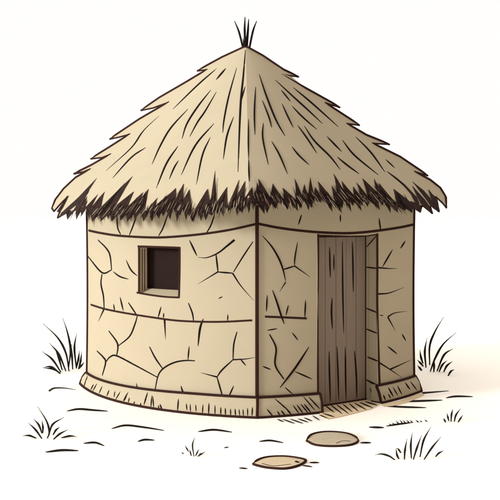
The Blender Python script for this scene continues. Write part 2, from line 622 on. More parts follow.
WR = [
    ([(301.6, 214.4), (298.4, 225)], 1.6, 'stroke'), ([(340.4, 214.4), (340.4, 222)], 1.5, 'stroke'),
    ([(262.4, 235.6), (272, 247), (279, 259), (283, 269.6), (285.6, 281)], 1.9, 'stroke'), ([(285.6, 282), (279.6, 291.6)], 1.3, 'tail'),
    ([(297.6, 242), (295, 257), (294.4, 266)], 1.6, 'stroke'), ([(283, 269.6), (294.6, 266)], 1.6, 'crack'),
    ([(294.6, 266), (310, 277)], 1.5, 'tail'), ([(267.2, 295), (266.4, 311.7)], 1.6, 'stroke'),
    ([(272.4, 290), (276.5, 301), (281.2, 315.6), (284.3, 324)], 2.0, 'stroke'), ([(288.4, 305), (285.8, 315.6)], 1.5, 'stroke'),
    ([(305.6, 300), (304.8, 317.7)], 1.7, 'stroke'), ([(267, 330.4), (277.3, 328.6)], 1.3, 'stroke'),
    ([(292, 332.5), (298, 340.3)], 1.4, 'stroke'), ([(269.5, 334.3), (276, 348), (275.2, 365), (283.8, 379.2)], 1.9, 'crack'),
    ([(309, 346.8), (295.5, 367.5), (279.9, 387.8)], 2.2, 'stroke'), ([(294.7, 371.4), (312.3, 379.2)], 1.6, 'stroke'),
    ([(262.5, 366.2), (270.8, 369.6)], 1.5, 'stroke'), ([(284.5, 387), (292.9, 394.4)], 1.2, 'stroke'),
    ([(379, 218), (380.8, 231.6)], 1.7, 'stroke'), ([(405.4, 241), (400.4, 248.4)], 1.7, 'stroke'),
    ([(392.6, 249.6), (382.4, 267)], 1.7, 'stroke'), ([(378, 267.6), (387, 268.4), (397.4, 268.6)], 1.7, 'tail'),
    ([(378, 294), (389, 293), (404, 287.4)], 1.7, 'tail'), ([(407, 311.2), (394.7, 313), (387.7, 316.9)], 1.5, 'head'),
    ([(387.7, 316.9), (395.3, 330.6)], 1.6, 'tail'), ([(401.8, 333.8), (406, 340.8)], 1.5, 'stroke'),
    ([(379.4, 315.2), (383.6, 315.6)], 0.9, 'stroke'),
    ([(387.5, 346.2), (397.3, 354)], 1.6, 'stroke'), ([(378, 361.8), (390, 369.4), (401.8, 377.4)], 1.7, 'tail'),
    ([(390, 369.4), (411.6, 359.7)], 1.6, 'tail'),
]
for p, w, k in WL + WR:
    stroke(wall_mb, p, wallcast, w, k, 0.55, 2)
wall = wall_mb.build('wall', [M['mud'], M['interior_shade'], M['ink']], hut, smooth=True)
bands = [([(86.8, 230), (100, 232.9), (120, 235.8), (150, 237.4), (170, 237), (200, 234.3), (230, 229.8), (257, 223.8)], 2.4),
         ([(257, 223.5), (280, 228), (310, 231.6), (340, 233.2), (360, 232.6), (380, 230.4), (400, 227.4), (413.4, 224.6)], 2.6),
         ([(91, 304.7), (105, 309), (125, 313), (150, 317), (175, 320.4), (200, 321.7), (225, 321.7), (252, 320.3)], 2.0),
         ([(265, 316.6), (285, 317.4), (306.6, 318.4)], 2.2)]
for p, w in bands:
    b_ = PB()
    stroke(b_, p, wallcast, w, 'line', 0.6)
    b_.build('course_line', M['brown'], wall)
for i in range(4):
    e = PB()
    zz = [0.14 + (TOP - 0.14) * k / 10 for k in range(11)]
    pts = [wp(i, 0, z) for z in zz]
    c_ = Vector((-0.04, 10.8))
    nn = Vector((pts[0].x - c_.x, pts[0].y - c_.y, 0)).normalized()
    tube(e, pts, [nn] * 11, [(0.0195 if i == 1 else 0.021)] * 11, 1.0)
    e.build('corner_edge', M['brown'], wall)

# ---- threshold, plus a strip of cast shade laid as tan ground
th = PB()
for poly in ([(319, 411), (326, 404), (340, 401), (366, 396.5), (381, 403.2), (370, 409), (352, 413.6), (338, 417), (328, 418.8), (321, 416.4)],
             [(381.6, 404.4), (400, 400.5), (421, 392.4), (424.5, 394.6), (409, 401.6), (393, 405.6), (384, 406.4)]):  # second slab: cast shade along the right plinth, put in as tan colour
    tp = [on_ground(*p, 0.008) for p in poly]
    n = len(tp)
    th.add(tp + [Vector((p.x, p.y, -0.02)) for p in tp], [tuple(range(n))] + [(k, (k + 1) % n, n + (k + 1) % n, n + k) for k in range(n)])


def ribbon(mb, pts2, w, kind, z=0.004, mi=0, n=None):
    """a flat mark lying on level ground."""
    L = smooth_line([(p[0], p[1]) for p in pts2], n)
    m = len(L) - 1
    V = []
    for i, p in enumerate(L):
        t = (L[min(i + 1, m)] - L[max(i - 1, 0)]).normalized()
        s = Vector((-t.y, t.x))
        h = max(w * taper(i / m, kind), 0.3) * 0.5
        for sg in (-1, 1):
            V.append(on_ground(p.x + s.x * h * sg, p.y + s.y * h * sg, z))
    mb.add(V, [(2 * i, 2 * i + 1, 2 * i + 3, 2 * i + 2) for i in range(m)], mi)


for p in ([(325.3, 405.2), (334.4, 412.5)], [(330.5, 404.4), (342.2, 413.8)], [(336.6, 404.4), (348.6, 413.6)], [(342.8, 403.9), (352.4, 411.9)],
          [(349.3, 403.4), (358.4, 411.2)], [(354.5, 402.8), (366.2, 409.6)], [(359.7, 402.2), (373, 407.8)], [(364.9, 401.4), (377.5, 405.2)]):
    ribbon(th, p, 1.15, 'stroke', 0.012, 1)
th.build('threshold_and_shade', [M['earth_and_shade'], M['ink']], hut)

# ------------------------------------------------------------------ roof
APEX = Vector((-0.055, 10.85, EYE + (HOR - 46.5) / F * 10.85))
EZ = 2.262
G = [(0, 0), (.2, .150), (.4, .352), (.6, .556), (.7, .668), (.8, .765), (.9, .872), (1, 1), (1.2, 1.27)]


def gfun(r):
    for (a, u), (b, v) in zip(G[:-1], G[1:]):
        if r <= b:
            return u + (v - u) * (r - a) / (b - a)
    return G[-1][1]


def S(i, t, r, off=0.0):
    e = EAVE.p(i, t)
    x = APEX.x + r * (e.x - APEX.x)
    y = APEX.y + r * (e.y - APEX.y)
    if i == 0:
        k = min(1, max(0, (1 - t) / 0.3))
        ez = EZ - 0.055 * k * k * (3 - 2 * k)
    elif i == 1:
        k = min(1, max(0, t / 0.12)) * min(1, max(0, (1 - t) / 0.3))
        ez = EZ + 0.03 * k
    else:
        ez = EZ - 0.055 * (t if i == 3 else 0)
    z = APEX.z - (APEX.z - ez) * gfun(r)
    p = Vector((x, y, z))
    if off:
        p += SN(i, t, r) * off
    return p


def SN(i, t, r):
    e = 0.01
    t0, t1 = max(0, t - e), min(1, t + e)
    r0 = max(0.02, r - 0.05)
    r1 = max(r + 0.05, r0 + 0.05)
    a = S(i, t1, max(r, .05)) - S(i, t0, max(r, .05))
    b = S(i, t, r1) - S(i, t, r0)
    n = a.cross(b).normalized()
    return n if n.z > 0 else -n


mb = PB()
rf = MB()
RS = [0, .05, .1, .2, .3, .4, .5, .6, .7, .8, .9, 1.0]
for i in range(4):
    nt = 18
    V = [S(i, k / nt, r) for k in range(nt + 1) for r in RS]
    nr_ = len(RS)
    fs = [(k * nr_ + c, k * nr_ + c + 1, (k + 1) * nr_ + c + 1, (k + 1) * nr_ + c) for k in range(nt) for c in range(nr_ - 1)]
    mb.add(V, fs)
    if i < 2:
        rf.add(V, fs)
soff = [S(i, k / 10, 1.0) for i in range(4) for k in range(10)]
mb.add(soff, [tuple(range(len(soff)))], 0)
roof_mb = mb
# a second, extended skin to lay straws and the fringe on
rx = MB()
for i in (0, 1):
    nt = 40
    RS2 = RS[:-1] + [1.0, 1.1]
    V = [S(i, k / nt, r) for k in range(nt + 1) for r in RS2]
    nr_ = len(RS2)
    rx.add(V, [(k * nr_ + c, k * nr_ + c + 1, (k + 1) * nr_ + c + 1, (k + 1) * nr_ + c) for k in range(nt) for c in range(nr_ - 1)])
roofcast = caster(rf.bvh())

RL = [
    ([(159.3, 115.6), (143.2, 131.2), (131.2, 148), (106, 170.8)], 1.7), ([(145.8, 147.5), (131.2, 157.6), (112.7, 178)], 1.7),
    ([(188, 109), (171, 127.6), (160.4, 145.6), (152, 164.3)], 1.8), ([(178, 146), (166.4, 163.6), (156.3, 188.3)], 1.9),
    ([(178.4, 160.5), (174, 168), (169.3, 179.2)], 1.7), ([(210.8, 90), (197.6, 106.8), (186.8, 124), (182, 138.9)], 1.9),
    ([(216.3, 92), (204.8, 111.6), (197.6, 122), (189.7, 136.7)], 1.8), ([(214, 123.5), (195.2, 145.6), (181.3, 174.9)], 1.9),
    ([(210.3, 137.2), (202.4, 155.2), (196.4, 184.7)], 1.8), ([(236.7, 67.7), (228.8, 96), (224, 120), (222.8, 132.9)], 1.8),
    ([(233.6, 116.8), (226.9, 136), (223.3, 159.3)], 1.9), ([(245.4, 50), (243.2, 76.8), (240.8, 100.8), (239.4, 131), (238, 172)], 2.2),
    ([(245.2, 86.4), (243, 94), (241.4, 100.8)], 1.5), ([(248.5, 119), (248.3, 140), (248.5, 158.8)], 1.6), ([(248.6, 159), (248.9, 172), (249.3, 181.6)], 1.7),
    ([(225.7, 68.4), (221, 74), (216.3, 79.7)], 1.9), ([(216.8, 68.4), (197.6, 85.2), (172.9, 109.2)], 1.9),
]
RR = [
    ([(259.2, 74.4), (266.4, 96), (276, 120), (285, 136)], 2.0), ([(255.6, 86.9), (254.4, 112), (254.9, 134.8)], 1.8),
    ([(262.3, 100.3), (268.8, 116.8), (271.7, 127.6)], 1.7), ([(282, 103.7), (288, 116.8), (293.3, 127.6)], 1.7),
    ([(281.3, 90), (290.4, 101.5)], 1.6), ([(275.3, 80), (295.2, 98.4), (308, 110), (322.3, 123.5)], 1.8),
    ([(293.3, 87.6), (312, 103.2), (338.4, 126.9)], 1.8), ([(292, 106), (302.4, 116.8), (316.8, 129.5)], 1.7),
    ([(263.3, 122.8), (262.8, 138.4), (268.3, 164.8)], 1.8), ([(271.7, 141.3), (279.6, 155.2), (287.5, 173.9)], 1.8),
    ([(292, 146.8), (298.8, 155.2), (308.9, 164.8)], 1.8), ([(297.6, 125.2), (307.2, 138.4), (316.8, 153.3)], 1.8),
    ([(304.3, 126), (314.4, 140.8), (330, 156.4), (340.3, 169.6)], 1.9), ([(327, 136.5), (341.5, 151.6)], 1.8),
    ([(342.4, 140), (354.4, 155.2), (378.4, 175)], 1.8), ([(337.2, 156.9), (347, 165), (359.2, 173.9)], 1.8),
    ([(355.6, 136.7), (371.2, 152.8), (384.9, 172)], 1.8), ([(385.6, 159.3), (394.7, 168)], 1.7),
    ([(386.8, 171.3), (400, 181.6), (414.4, 194.8)], 1.9),
]
for p, w in RL + RR:
    stroke(roof_mb, p, roofcast, w, 'stroke', 0.7, 1)
roof = roof_mb.build('roof', [M['thatch'], M['ink']], hut, smooth=True)

# jagged thatch along the two outer hips, a wedge standing on both roof slopes
HL = [(245.6, 46.6), (222, 57.5), (197.6, 70.8), (207, 69.8), (185, 83), (160, 97.5), (141.2, 110.4), (153, 108), (168.8, 102.2), (140, 119), (110, 139), (119, 137.2), (130, 134.2),
      (110, 147), (91, 158.8), (102, 157.6), (110.8, 154.2), (92, 165), (74.3, 173.7), (83, 172), (90.4, 169.2), (76, 177.6), (64, 188.8), (55.5, 200), (52, 208.4),
      (54, 211.4), (60, 204.5), (67.6, 196.6), (62, 207), (57.8, 217.6), (66, 213), (78, 202)]
HR = [(246.0, 46.6), (263, 56), (283, 69.6), (298.3, 76.8), (281, 74.6), (305, 88), (339.6, 107.3), (325, 102.9), (342, 114), (359.2, 125.2), (346.7, 123.7), (366, 135), (389.2, 144.4),
      (372.4, 143.4), (400, 157), (427.6, 175.6), (414.4, 171.7), (430, 180), (440, 188), (445.6, 197), (446.4, 207.6), (442, 202.5), (436, 197), (437.5, 204), (438.9, 211.4), (434, 208), (429, 203), (432.2, 213.2), (427, 209), (422, 205), (420.2, 212), (417, 210), (414, 205)]


def hip(outline, t_end, face, t_n, name):
    """a layered sheet of straw that stands out past the hip, tilted like the roof slope it belongs to"""
    H = []
    for k in range(0, 121):
        h = S(face, t_end, k / 110)
        d = h - O
        H.append((Vector((250 + F * d.x / d.y, HOR - F * d.z / d.y)), h))
    n_ = SN(face, t_n, 0.6)
    sg = -1 if face == 0 else 1
    cen = Vector((246, 46.5))

    def lift(px, py, push=0.0):
        p = Vector((px, py))
        _, h = min(H, key=lambda q: (q[0] - p).length_squared)
        return on_plane(px, py, h - Vector((0, 0.01, 0)), n_) + Vector((0, push, 0))
    L = []
    for a, b in zip(outline[:-1], outline[1:]):
        a, b = Vector(a), Vector(b)
        m = max(1, int((b - a).length / 4))
        L += [a.lerp(b, k / m) for k in range(m)]
    L.append(Vector(outline[-1]))
    inner = [q[0] + Vector((-sg * 5.0, 3.0)) for q in H[100:4:-6]]
    poly = [(p.x, p.y) for p in L] + [(p.x, p.y) for p in inner]
    tris = tessellate_polygon([[Vector((x, -y, 0)) for x, y in poly]])
    front = [lift(x, y) for x, y in poly]
    rear = [lift(x, y, 0.05) for x, y in poly]
    n = len(poly)
    mbh = PB()
    mbh.add(front + rear, [tuple(t) for t in tris] + [tuple(i + n for i in reversed(t)) for t in tris]
            + [(k, (k + 1) % n, n + (k + 1) % n, n + k) for k in range(n)])
    hp = mbh.build(name, M['thatch'], roof)
    e = PB()
    m = len(L)
    pts = front[:m]
    rad = []
    for k in range(m):
        q = L[min(k + 1, m - 1)] - L[max(k - 1, 0)]
        rad.append(0.011 if q.x * sg < 0 else 0.019)
    rad = [sum(rad[max(0, k - 1):k + 2]) / len(rad[max(0, k - 1):k + 2]) for k in range(m)]
    tube(e, pts, [Vector((0, -1, 0))] * m, rad, 1.0)
    e.build('edging', M['brown'], hp)
    return lift


lift_l = hip(HL, 0.0, 0, 0.3, 'hip_thatch')
lift_r = hip(HR, 1.0, 1, 0.7, 'hip_thatch')


# fringe of cut straw along the eaves
def blade(mb, i, t, r0, r1, dt, w, off, mi, peak=0.6):
    """a flat pointed straw lying on the slope; peak says where it is broadest."""
    near_tip = (1 - t) if i == 3 else t
    if near_tip < .42:
        r1 = min(r1, 0.96 + .05 * max(0, near_tip))
        r0 = min(r0, r1 - .05)
    n = 8
    P, N, R = [], [], []
    bend = random.uniform(-.3, .3) * dt
    for k in range(n):
        s = k / (n - 1)
        tt = t + dt * s + bend * math.sin(math.pi * s)
        r = r0 + (r1 - r0) * s
        p = S(i, min(1.02, max(-.02, tt)), r)
        nn = SN(i, min(1, max(0, tt)), min(r, 1.0))
        P.append(p + nn * (off + 0.004 * s))
        N.append(nn)
        R.append(max(0.0015, w * 0.5 * min(1, s / peak + .04) * min(1, (1 - s) / (1 - peak) + .04)))
    tube(mb, P, N, R, 0.25, mi, 6, even=True)


fr_ = PB()
U = random.uniform


def t_eave(i, f):
    return f


UP = [(80.6, 206), (87.2, 195.8), (85.5, 207), (98, 194), (91.4, 207), (104.7, 191.6), (101, 207), (132.4, 176.2), (115, 206), (133.6, 191.4), (127, 207.2), (143, 192),
      (140.2, 198.8), (148.6, 189), (144.4, 212.6), (157.7, 197.5), (155.4, 206.6), (165.6, 195.4), (162, 200), (175.6, 188), (175.4, 199), (183.6, 183.4), (182.4, 200.6),
      (189.2, 189.2), (192, 213.8), (207.5, 188.6), (210.2, 203), (215, 170.6), (216.2, 203), (227, 186.8), (227.6, 206), (239, 179.6), (236.6, 195.8), (245, 180.8),
      (244.4, 198.2), (252.2, 186.8), (254, 198.8),
      (256.8, 182.8), (259, 190), (258.4, 178.2), (270.4, 197.6), (272.8, 183.4), (284, 200), (282.6, 187.6), (296.2, 200), (294.6, 178.4), (302.2, 195.8), (304.7, 183.8),
      (308.4, 195.8), (310.6, 177), (314.2, 194.6), (315.6, 186.8), (320, 195), (318, 181), (334, 201), (331.4, 185.6), (337, 193), (333.6, 173.4), (345, 193), (342, 180.8),
      (354, 195), (353.5, 186.2), (361, 196), (356.6, 182.4), (368, 196.4), (362.6, 178.2), (377, 192), (374.4, 178.4), (381, 190), (379.4, 183), (397, 204), (393.5, 188.6), (412, 203)]
LO = [(66, 211), (67.4, 219.8), (75.8, 209.6), (76.4, 219.8), (80.6, 212), (81.2, 216.2), (86, 208), (89.6, 220), (90, 214), (92, 221.6), (99.2, 214.4), (100.5, 221.6), (107.2, 214.4),
      (108.2, 219.2), (110, 214), (112, 221.6), (119.8, 213.2), (120.6, 220.4), (126.4, 214.4), (127.4, 222.2), (133.6, 214.4), (134.8, 220.4), (140.2, 212), (143.4, 221.8),
      (149.2, 211.4), (152.2, 221.6), (156.2, 213), (159, 219.2), (160.8, 212), (163.2, 216.2), (166.2, 210.2), (170.4, 219.8), (173.4, 208.4), (177, 221.6), (178.8, 212),
      (180.2, 216.2), (183, 208.4), (186, 220.4), (187.8, 214), (192.5, 222), (197.4, 211.4), (201, 221.6), (203.2, 212), (205.4, 220.4), (208.4, 213.8), (212, 215.6), (214.5, 210),
      (218, 214.4), (219.8, 209.6), (223.4, 216.2), (224.6, 206), (227.6, 211.4), (234.2, 206), (237.2, 216.2), (237.8, 208.4), (242.6, 213.2), (246.2, 203.6), (249, 213.8),
      (251, 201.2), (253.3, 210), (256, 203),
      (264.4, 214.4), (264.5, 206), (267.4, 213.2), (271.6, 203.6), (276, 209), (278.2, 202.4), (281.4, 204.2), (282.5, 201), (287.8, 210.2), (290.2, 201.8), (298, 211.4),
      (297.4, 203), (301.6, 208.4), (304.4, 199.4), (308.2, 210), (309.6, 203.6), (312, 208.2), (315, 196.5), (320.4, 202.6), (321.6, 198.5), (332.4, 212), (331, 203), (342, 213.2),
      (339, 205), (342.6, 208.4), (343.8, 200), (351.4, 212), (349.8, 201), (353.4, 206.3), (354.2, 201.2), (361.8, 211.4), (360.2, 202.4), (362.6, 205.4), (364, 200), (368, 207.2),
      (369.8, 200.6), (380.2, 210.2), (378.2, 201.8), (382.4, 205.8), (383, 200.5), (390.6, 213.2), (390.2, 206), (398.6, 213), (398, 207.2), (405.2, 210.8), (406, 207),
      (412.4, 213.2), (414, 206)]
skirt = caster(rx.bvh())


def on_thatch(px, py, push):
    """nearest of the roof slope (carried on below the eave) and the layered hip sheet"""
    h = skirt(px, py)
    best = h[0] if h else None
    if px < 100 or px > 395:
        q = (lift_l if px < 200 else lift_r)(px, py)
        if best is None or q.y < best.y:
            best = q
    if best is None:
        best = (lift_l if px < 200 else lift_r)(px, py)
    return best + (O - best).normalized() * push


def spike(a, tip, b, push, mi=0, n=5):
    """flat bunch of straw ends running from the line a-b to a point"""
    a, b, tip = Vector(a), Vector(b), Vector(tip)
    rows = []
    bow = U(-.5, .5)
    for k in range(n):
        s_ = k / n
        e = (1 - s_) ** 1.3
        l = tip.lerp(a, e) + Vector((bow * math.sin(math.pi * s_), 0))
        r_ = tip.lerp(b, e) + Vector((bow * math.sin(math.pi * s_), 0))
        rows += [l, r_]
    V = [on_thatch(p.x, p.y, push) for p in rows] + [on_thatch(tip.x, tip.y, push)]
    m_ = len(V)
    V += [p + Vector((0, 0.006, 0)) for p in V]
    fs = [(2 * k, 2 * k + 1, 2 * k + 3, 2 * k + 2) for k in range(n - 1)] + [(2 * n - 2, 2 * n - 1, 2 * n)]
    fs += [tuple(i + m_ for i in reversed(f)) for f in fs]
    loop = [2 * k for k in range(n)] + [2 * n] + [2 * k + 1 for k in reversed(range(n))]
    fs += [(loop[k], loop[(k + 1) % len(loop)], m_ + loop[(k + 1) % len(loop)], m_ + loop[k]) for k in range(len(loop))]
    fr_.add(V, fs, mi)


pk = 0
for seq in (UP, LO):
    for k in range(1, len(seq) - 1, 2):
        a, t_, b = seq[k - 1], seq[k], seq[k + 1]
        pk += 1
        spike(a, t_, b, 0.006 + 0.0016 * (pk % 7))
        # loose straws beside each bunch
        va, vb, vt = Vector(a), Vector(b), Vector(t_)
        for q in range(2):
            w0 = U(.1, .9)
            c0 = va.lerp(vb, w0)
            d0 = (vt - (va + vb) / 2)
            if seq is UP:
                d0 = Vector((d0.x * U(.5, 1.1), d0.y * U(.45, .85)))
            else:
                d0 = Vector((d0.x + U(-1.5, 1.5), d0.y * U(.5, 1.15)))
            hw = U(.35, .8)
            spike(c0 - Vector((hw, -.6 if seq is UP else .6)), c0 + d0, c0 + Vector((hw, .6 if seq is UP else -.6)), 0.018 + 0.0006 * ((pk * 2 + q) % 5), 2 if random.random() < .3 else 0)


def interp(seq, x):
    q = sorted(seq)
    if x <= q[0][0]:
        return q[0][1]
    for (x0, y0), (x1, y1) in zip(q[:-1], q[1:]):
        if x <= x1:
            return y0 + (y1 - y0) * (x - x0) / max(1e-6, x1 - x0)
    return q[-1][1]


xs_ = [77 + k * 1.5 for k in range(int((413 - 77) / 1.5) + 1)]
top_ = [min(interp(UP[0::2], x) + (0 if x > 84 else 1), interp(LO[0::2], x) - .3) for x in xs_]
bot_ = [interp(LO[0::2], x) for x in xs_]
V = [on_thatch(x, y - .6, .005) for x, y in zip(xs_, top_)] + [on_thatch(x, y + .6, .005) for x, y in zip(xs_, bot_)]
m_ = len(xs_)
fr_.add(V, [(k, k + 1, m_ + k + 1, m_ + k) for k in range(m_ - 1)], 0)


def sliver(pts, push, mi=0):
    V = [on_thatch(x, y, push) for x, y in pts]
    V2_ = [p + Vector((0, 0.008, 0)) for p in V]
    tr = tessellate_polygon([[Vector((x, -y, 0)) for x, y in pts]])
    n = len(V)
    fr_.add(V + V2_, [tuple(t) for t in tr] + [tuple(i + n for i in reversed(t)) for t in tr] + [(k, (k + 1) % n, n + (k + 1) % n, n + k) for k in range(n)], mi)


for pts in ([(96.8, 177.8), (87.5, 193.5), (80, 202), (72, 208), (64, 214.6), (58.4, 218.2), (61, 213), (67, 207.5), (78, 197.5), (87, 188)],
            [(68.8, 195.6), (65, 203), (61, 210.5), (59.4, 212.5), (56.5, 211.6), (61, 205)],
            [(88, 191), (84, 200), (80, 208), (78, 212), (74, 209), (79, 201)],
            [(428.6, 189.2), (432.4, 194), (436.4, 197.5), (438.6, 205), (438.8, 211), (434.6, 204.5), (431, 197.4)],
            [(412.4, 181.4), (424, 190.5), (430, 197.5), (438.6, 211.6), (431, 206), (427, 200), (420, 191)],
            [(412.4, 185.6), (419, 193), (425, 199.5), (429.6, 206), (432.2, 213.2), (426, 208.4), (421.4, 204), (417, 195.6)],
            [(395, 176.4), (405, 184.4), (411.8, 191.6), (417, 197), (419.4, 203), (420.2, 212.2), (416.5, 204.6), (411, 193.6), (404, 185.6)],
            [(411, 201), (416, 203), (421, 205.5), (421, 212.4), (417, 210), (412, 208)],
            [(397, 192), (404, 197), (410, 201.6), (415, 207.4), (412, 210), (404, 204)]):
    sliver(pts, 0.022)
# pale and black straws lying over the dark bunches
for k in range(170):
    x = 92 + (402 - 92) * (k + U(0, 1)) / 170
    yb = interp(LO[0::2], x)
    yt = interp(UP[0::2], x)
    ym = (yb + yt) / 2 + U(-3, 4)
    lean = (-(250 - x) / 200 * 1.0 - .12) if x < 250 else (x - 250) / 190 * .9 + .35
    L_ = U(5, 13)
    p0 = (x - lean * L_ * .5, ym - L_ * .5)
    p1 = (x + lean * L_ * .5, ym + L_ * .5)
    w_ = U(.3, .8)
    pale = 1 if random.random() < .4 else 3
    for (q0, q1, ww, mi_, ps) in ((p0, p1, w_, pale, .021), ((p0[0] + U(3, 6), p0[1] - 1), (p1[0] + U(3, 6), p1[1] + 1.5), U(.5, 1.0), 2, .023)):
        A_ = [on_thatch(q0[0] + (q1[0] - q0[0]) * j / 4, q0[1] + (q1[1] - q0[1]) * j / 4, ps) for j in range(5)]
        tube(fr_, A_, [Vector((0, -1, 0.2))] * 5, [ww * .5 * A_[0].y / F * q for q in (.3, .9, 1, .8, .25)], .4, mi_, 5)
for i in (2, 3):
    back = True
    N1 = 40

    def lean_at(t, f, px):
        """sideways run of a straw, in eave parameter, that shows as px columns"""
        t2 = t_eave(i, min(1, max(0, f + px / 190.0)))
        return t2 - t
    sgn = {0: -1, 1: 1, 2: -1, 3: 1}[i]

    def out(f):                        # 0 at the front ridge, 1 at the outer corner
        return (1 - f) if i in (0, 3) else f
    # clumps of dark husk: wide low, pointed upward and downward
    for k in range(N1):
        f = .1 + .8 * (k + U(.0, 1)) / N1
        t = t_eave(i, f)
        high = random.random()
        top = 0.965 - 0.085 * high ** 1.6
        bot = 1.0 + U(.0, .05)
        px = sgn * (1.5 + 9 * out(f)) * U(.4, 1.3) + U(-3.5, 3.5)
        blade(fr_, i, t - lean_at(t, f, px) * .6, top, bot, lean_at(t, f, px), U(.05, .105), U(.004, .010), 0, U(.5, .72))
    # narrow dark straws that cross them
    for k in range(int(N1 * 1.2)):
        f = .1 + .8 * (k + random.random()) / (N1 * 1.2)
        t = t_eave(i, f)
        px = sgn * (1 + 8 * out(f)) * U(.2, 1.5) + U(-5, 5)
        blade(fr_, i, t - lean_at(t, f, px) * .5, 0.93 + U(-.04, .04), 1.01 + U(-.02, .06), lean_at(t, f, px), U(.022, .045), U(.008, .014), 0, U(.35, .6))
    # pale straw tips over the dark
    for k in range(int(N1 * .62)):
        f = .1 + .8 * (k + random.random()) / (N1 * .62)
        t = t_eave(i, f)
        px = sgn * (1 + 8 * out(f)) * U(.3, 1.3) + U(-2, 2)
        blade(fr_, i, t - lean_at(t, f, px) * .5, 0.90 + U(-.02, .06), 0.985 + U(-.02, .05), lean_at(t, f, px), U(.018, .05), U(.015, .019), 1, U(.2, .5))
    # a few thin black straws
    for k in range(int(N1 * .5)):
        f = .1 + .8 * (k + random.random()) / (N1 * .5)
        t = t_eave(i, f)
        px = sgn * (1 + 6 * out(f)) * U(.2, 1.4) + U(-3, 3)
        blade(fr_, i, t, 0.93 + U(-.03, .05), 1.01 + U(-.02, .06), lean_at(t, f, px), U(.012, .02), U(.020, .024), 2, .5)
fr_.build('fringe', [M['husk'], M['thatch'], M['ink'], M['midstraw']], roof)

for pts, w in (([(234.5, 21), (239, 32), (242.8, 47)], 2.0), ([(245, 17), (244.7, 30), (245.3, 48)], 2.3),
               ([(248.7, 19), (248, 30), (246.8, 48)], 2.2), ([(256.7, 21), (253, 31), (249.4, 48)], 2.1),
               ([(247.4, 30), (247.2, 38), (246.6, 48)], 2.6), ([(243, 38), (243.8, 44), (244.6, 49)], 1.6)):
    tw = PB()
    L = smooth_line(pts, 5)
    dep = 10.85 + random.uniform(-.05, .03)
    P = [at_depth(p.x, p.y, dep) for p in L]
    m_ = len(P) - 1
    R = [w * .5 * min(1, .35 + 1.3 * (k / m_)) * dep / F for k in range(m_ + 1)]
    tube(tw, P, [Vector((0, -1, 0))] * len(P), R, 0.9)
    tw.build('twig', M['ink'], roof)

# ------------------------------------------------------------------ ground with its drawn furrows and shade hatching
gd = MB()
xs = [-4000, -400, -60, -20, -8, -4, 0, 4, 8, 20, 60, 400, 4000]
ys = [-4000, -400, -40, 0, 4, 8, 12, 16, 24, 60, 400, 4000]
V = [(x, y, 0) for x in xs for y in ys]
m_ = len(ys)
gd.add(V, [(a * m_ + b, (a + 1) * m_ + b, (a + 1) * m_ + b + 1, a * m_ + b + 1) for a in range(len(xs) - 1) for b in range(m_ - 1)])
GM = [
    ([(48.8, 391), (54.2, 388), (65, 388), (75.8, 389.7)], 1.7, 'tail'), ([(66.9, 410.9), (78.3, 408.9), (92.6, 409.9), (107.6, 411)], 2.0, 'stroke'),
    ([(45.3, 452), (61.8, 450), (78.3, 450.5)], 2.2, 'stroke'), ([(83.4, 443.2), (94.8, 442.4), (104.3, 445.7)], 1.9, 'stroke'),
    ([(111.5, 428.5), (125, 425.2), (143, 427), (164, 430.3)], 1.9, 'stroke'), ([(137.6, 441.4), (144.5, 439.5), (154.4, 440)], 1.8, 'stroke'),
    ([(198, 431.5), (213.5, 429.6), (232, 432)], 1.9, 'stroke'), ([(224, 447.7), (228.5, 446.8)], 1.0, 'stroke'),
    ([(239, 467.8), (247.4, 468.4)], 1.4, 'stroke'), ([(259, 441.3), (270, 440.3), (283.4, 442.6)], 1.7, 'stroke'),
    ([(360.4, 442.6), (371, 442.5)], 1.7, 'stroke'), ([(309.4, 462.4), (319.3, 462.4)], 1.5, 'stroke'),
    ([(302.4, 465.2), (312.3, 466.6)], 1.3, 'stroke'), ([(422, 392.9), (448.8, 390.7)], 1.8, 'tail'),
    ([(446, 397.7), (456, 396.2), (472.8, 396.5)], 1.8, 'stroke'), ([(400.8, 401.5), (442.3, 400)], 1.9, 'stroke'),
    ([(382.8, 405.8), (403, 406.8), (426, 407.5)], 1.8, 'stroke'), ([(368.9, 427), (384, 427.4)], 1.9, 'stroke'),
    ([(386, 426), (398.4, 424), (411.6, 422.4)], 1.6, 'stroke'),
]
GH = [[(277.3, 419), (283.8, 421.8)], [(282.5, 419), (294.7, 423.4)], [(290, 418.8), (303.2, 423.4)], [(297.8, 418.6), (308.4, 422.2)], [(304, 417.6), (312.3, 421)],
      [(312.3, 415.4), (320, 420.2)], [(318.8, 414.6), (328, 418.6)], [(323, 413.2), (334.4, 416.8)]]  # hatching that draws the shade on the ground at the wall foot
for p, w, k in GM:
    ribbon(gd, p, w, k, 0.004, 1)
for k, p in enumerate(GH):
    ribbon(gd, p, 1.15, 'stroke', 0.005 if k < 5 else 0.011, 1)
ground = gd.build('ground', [M['ground'], M['ink']])
ground['kind'] = 'structure'

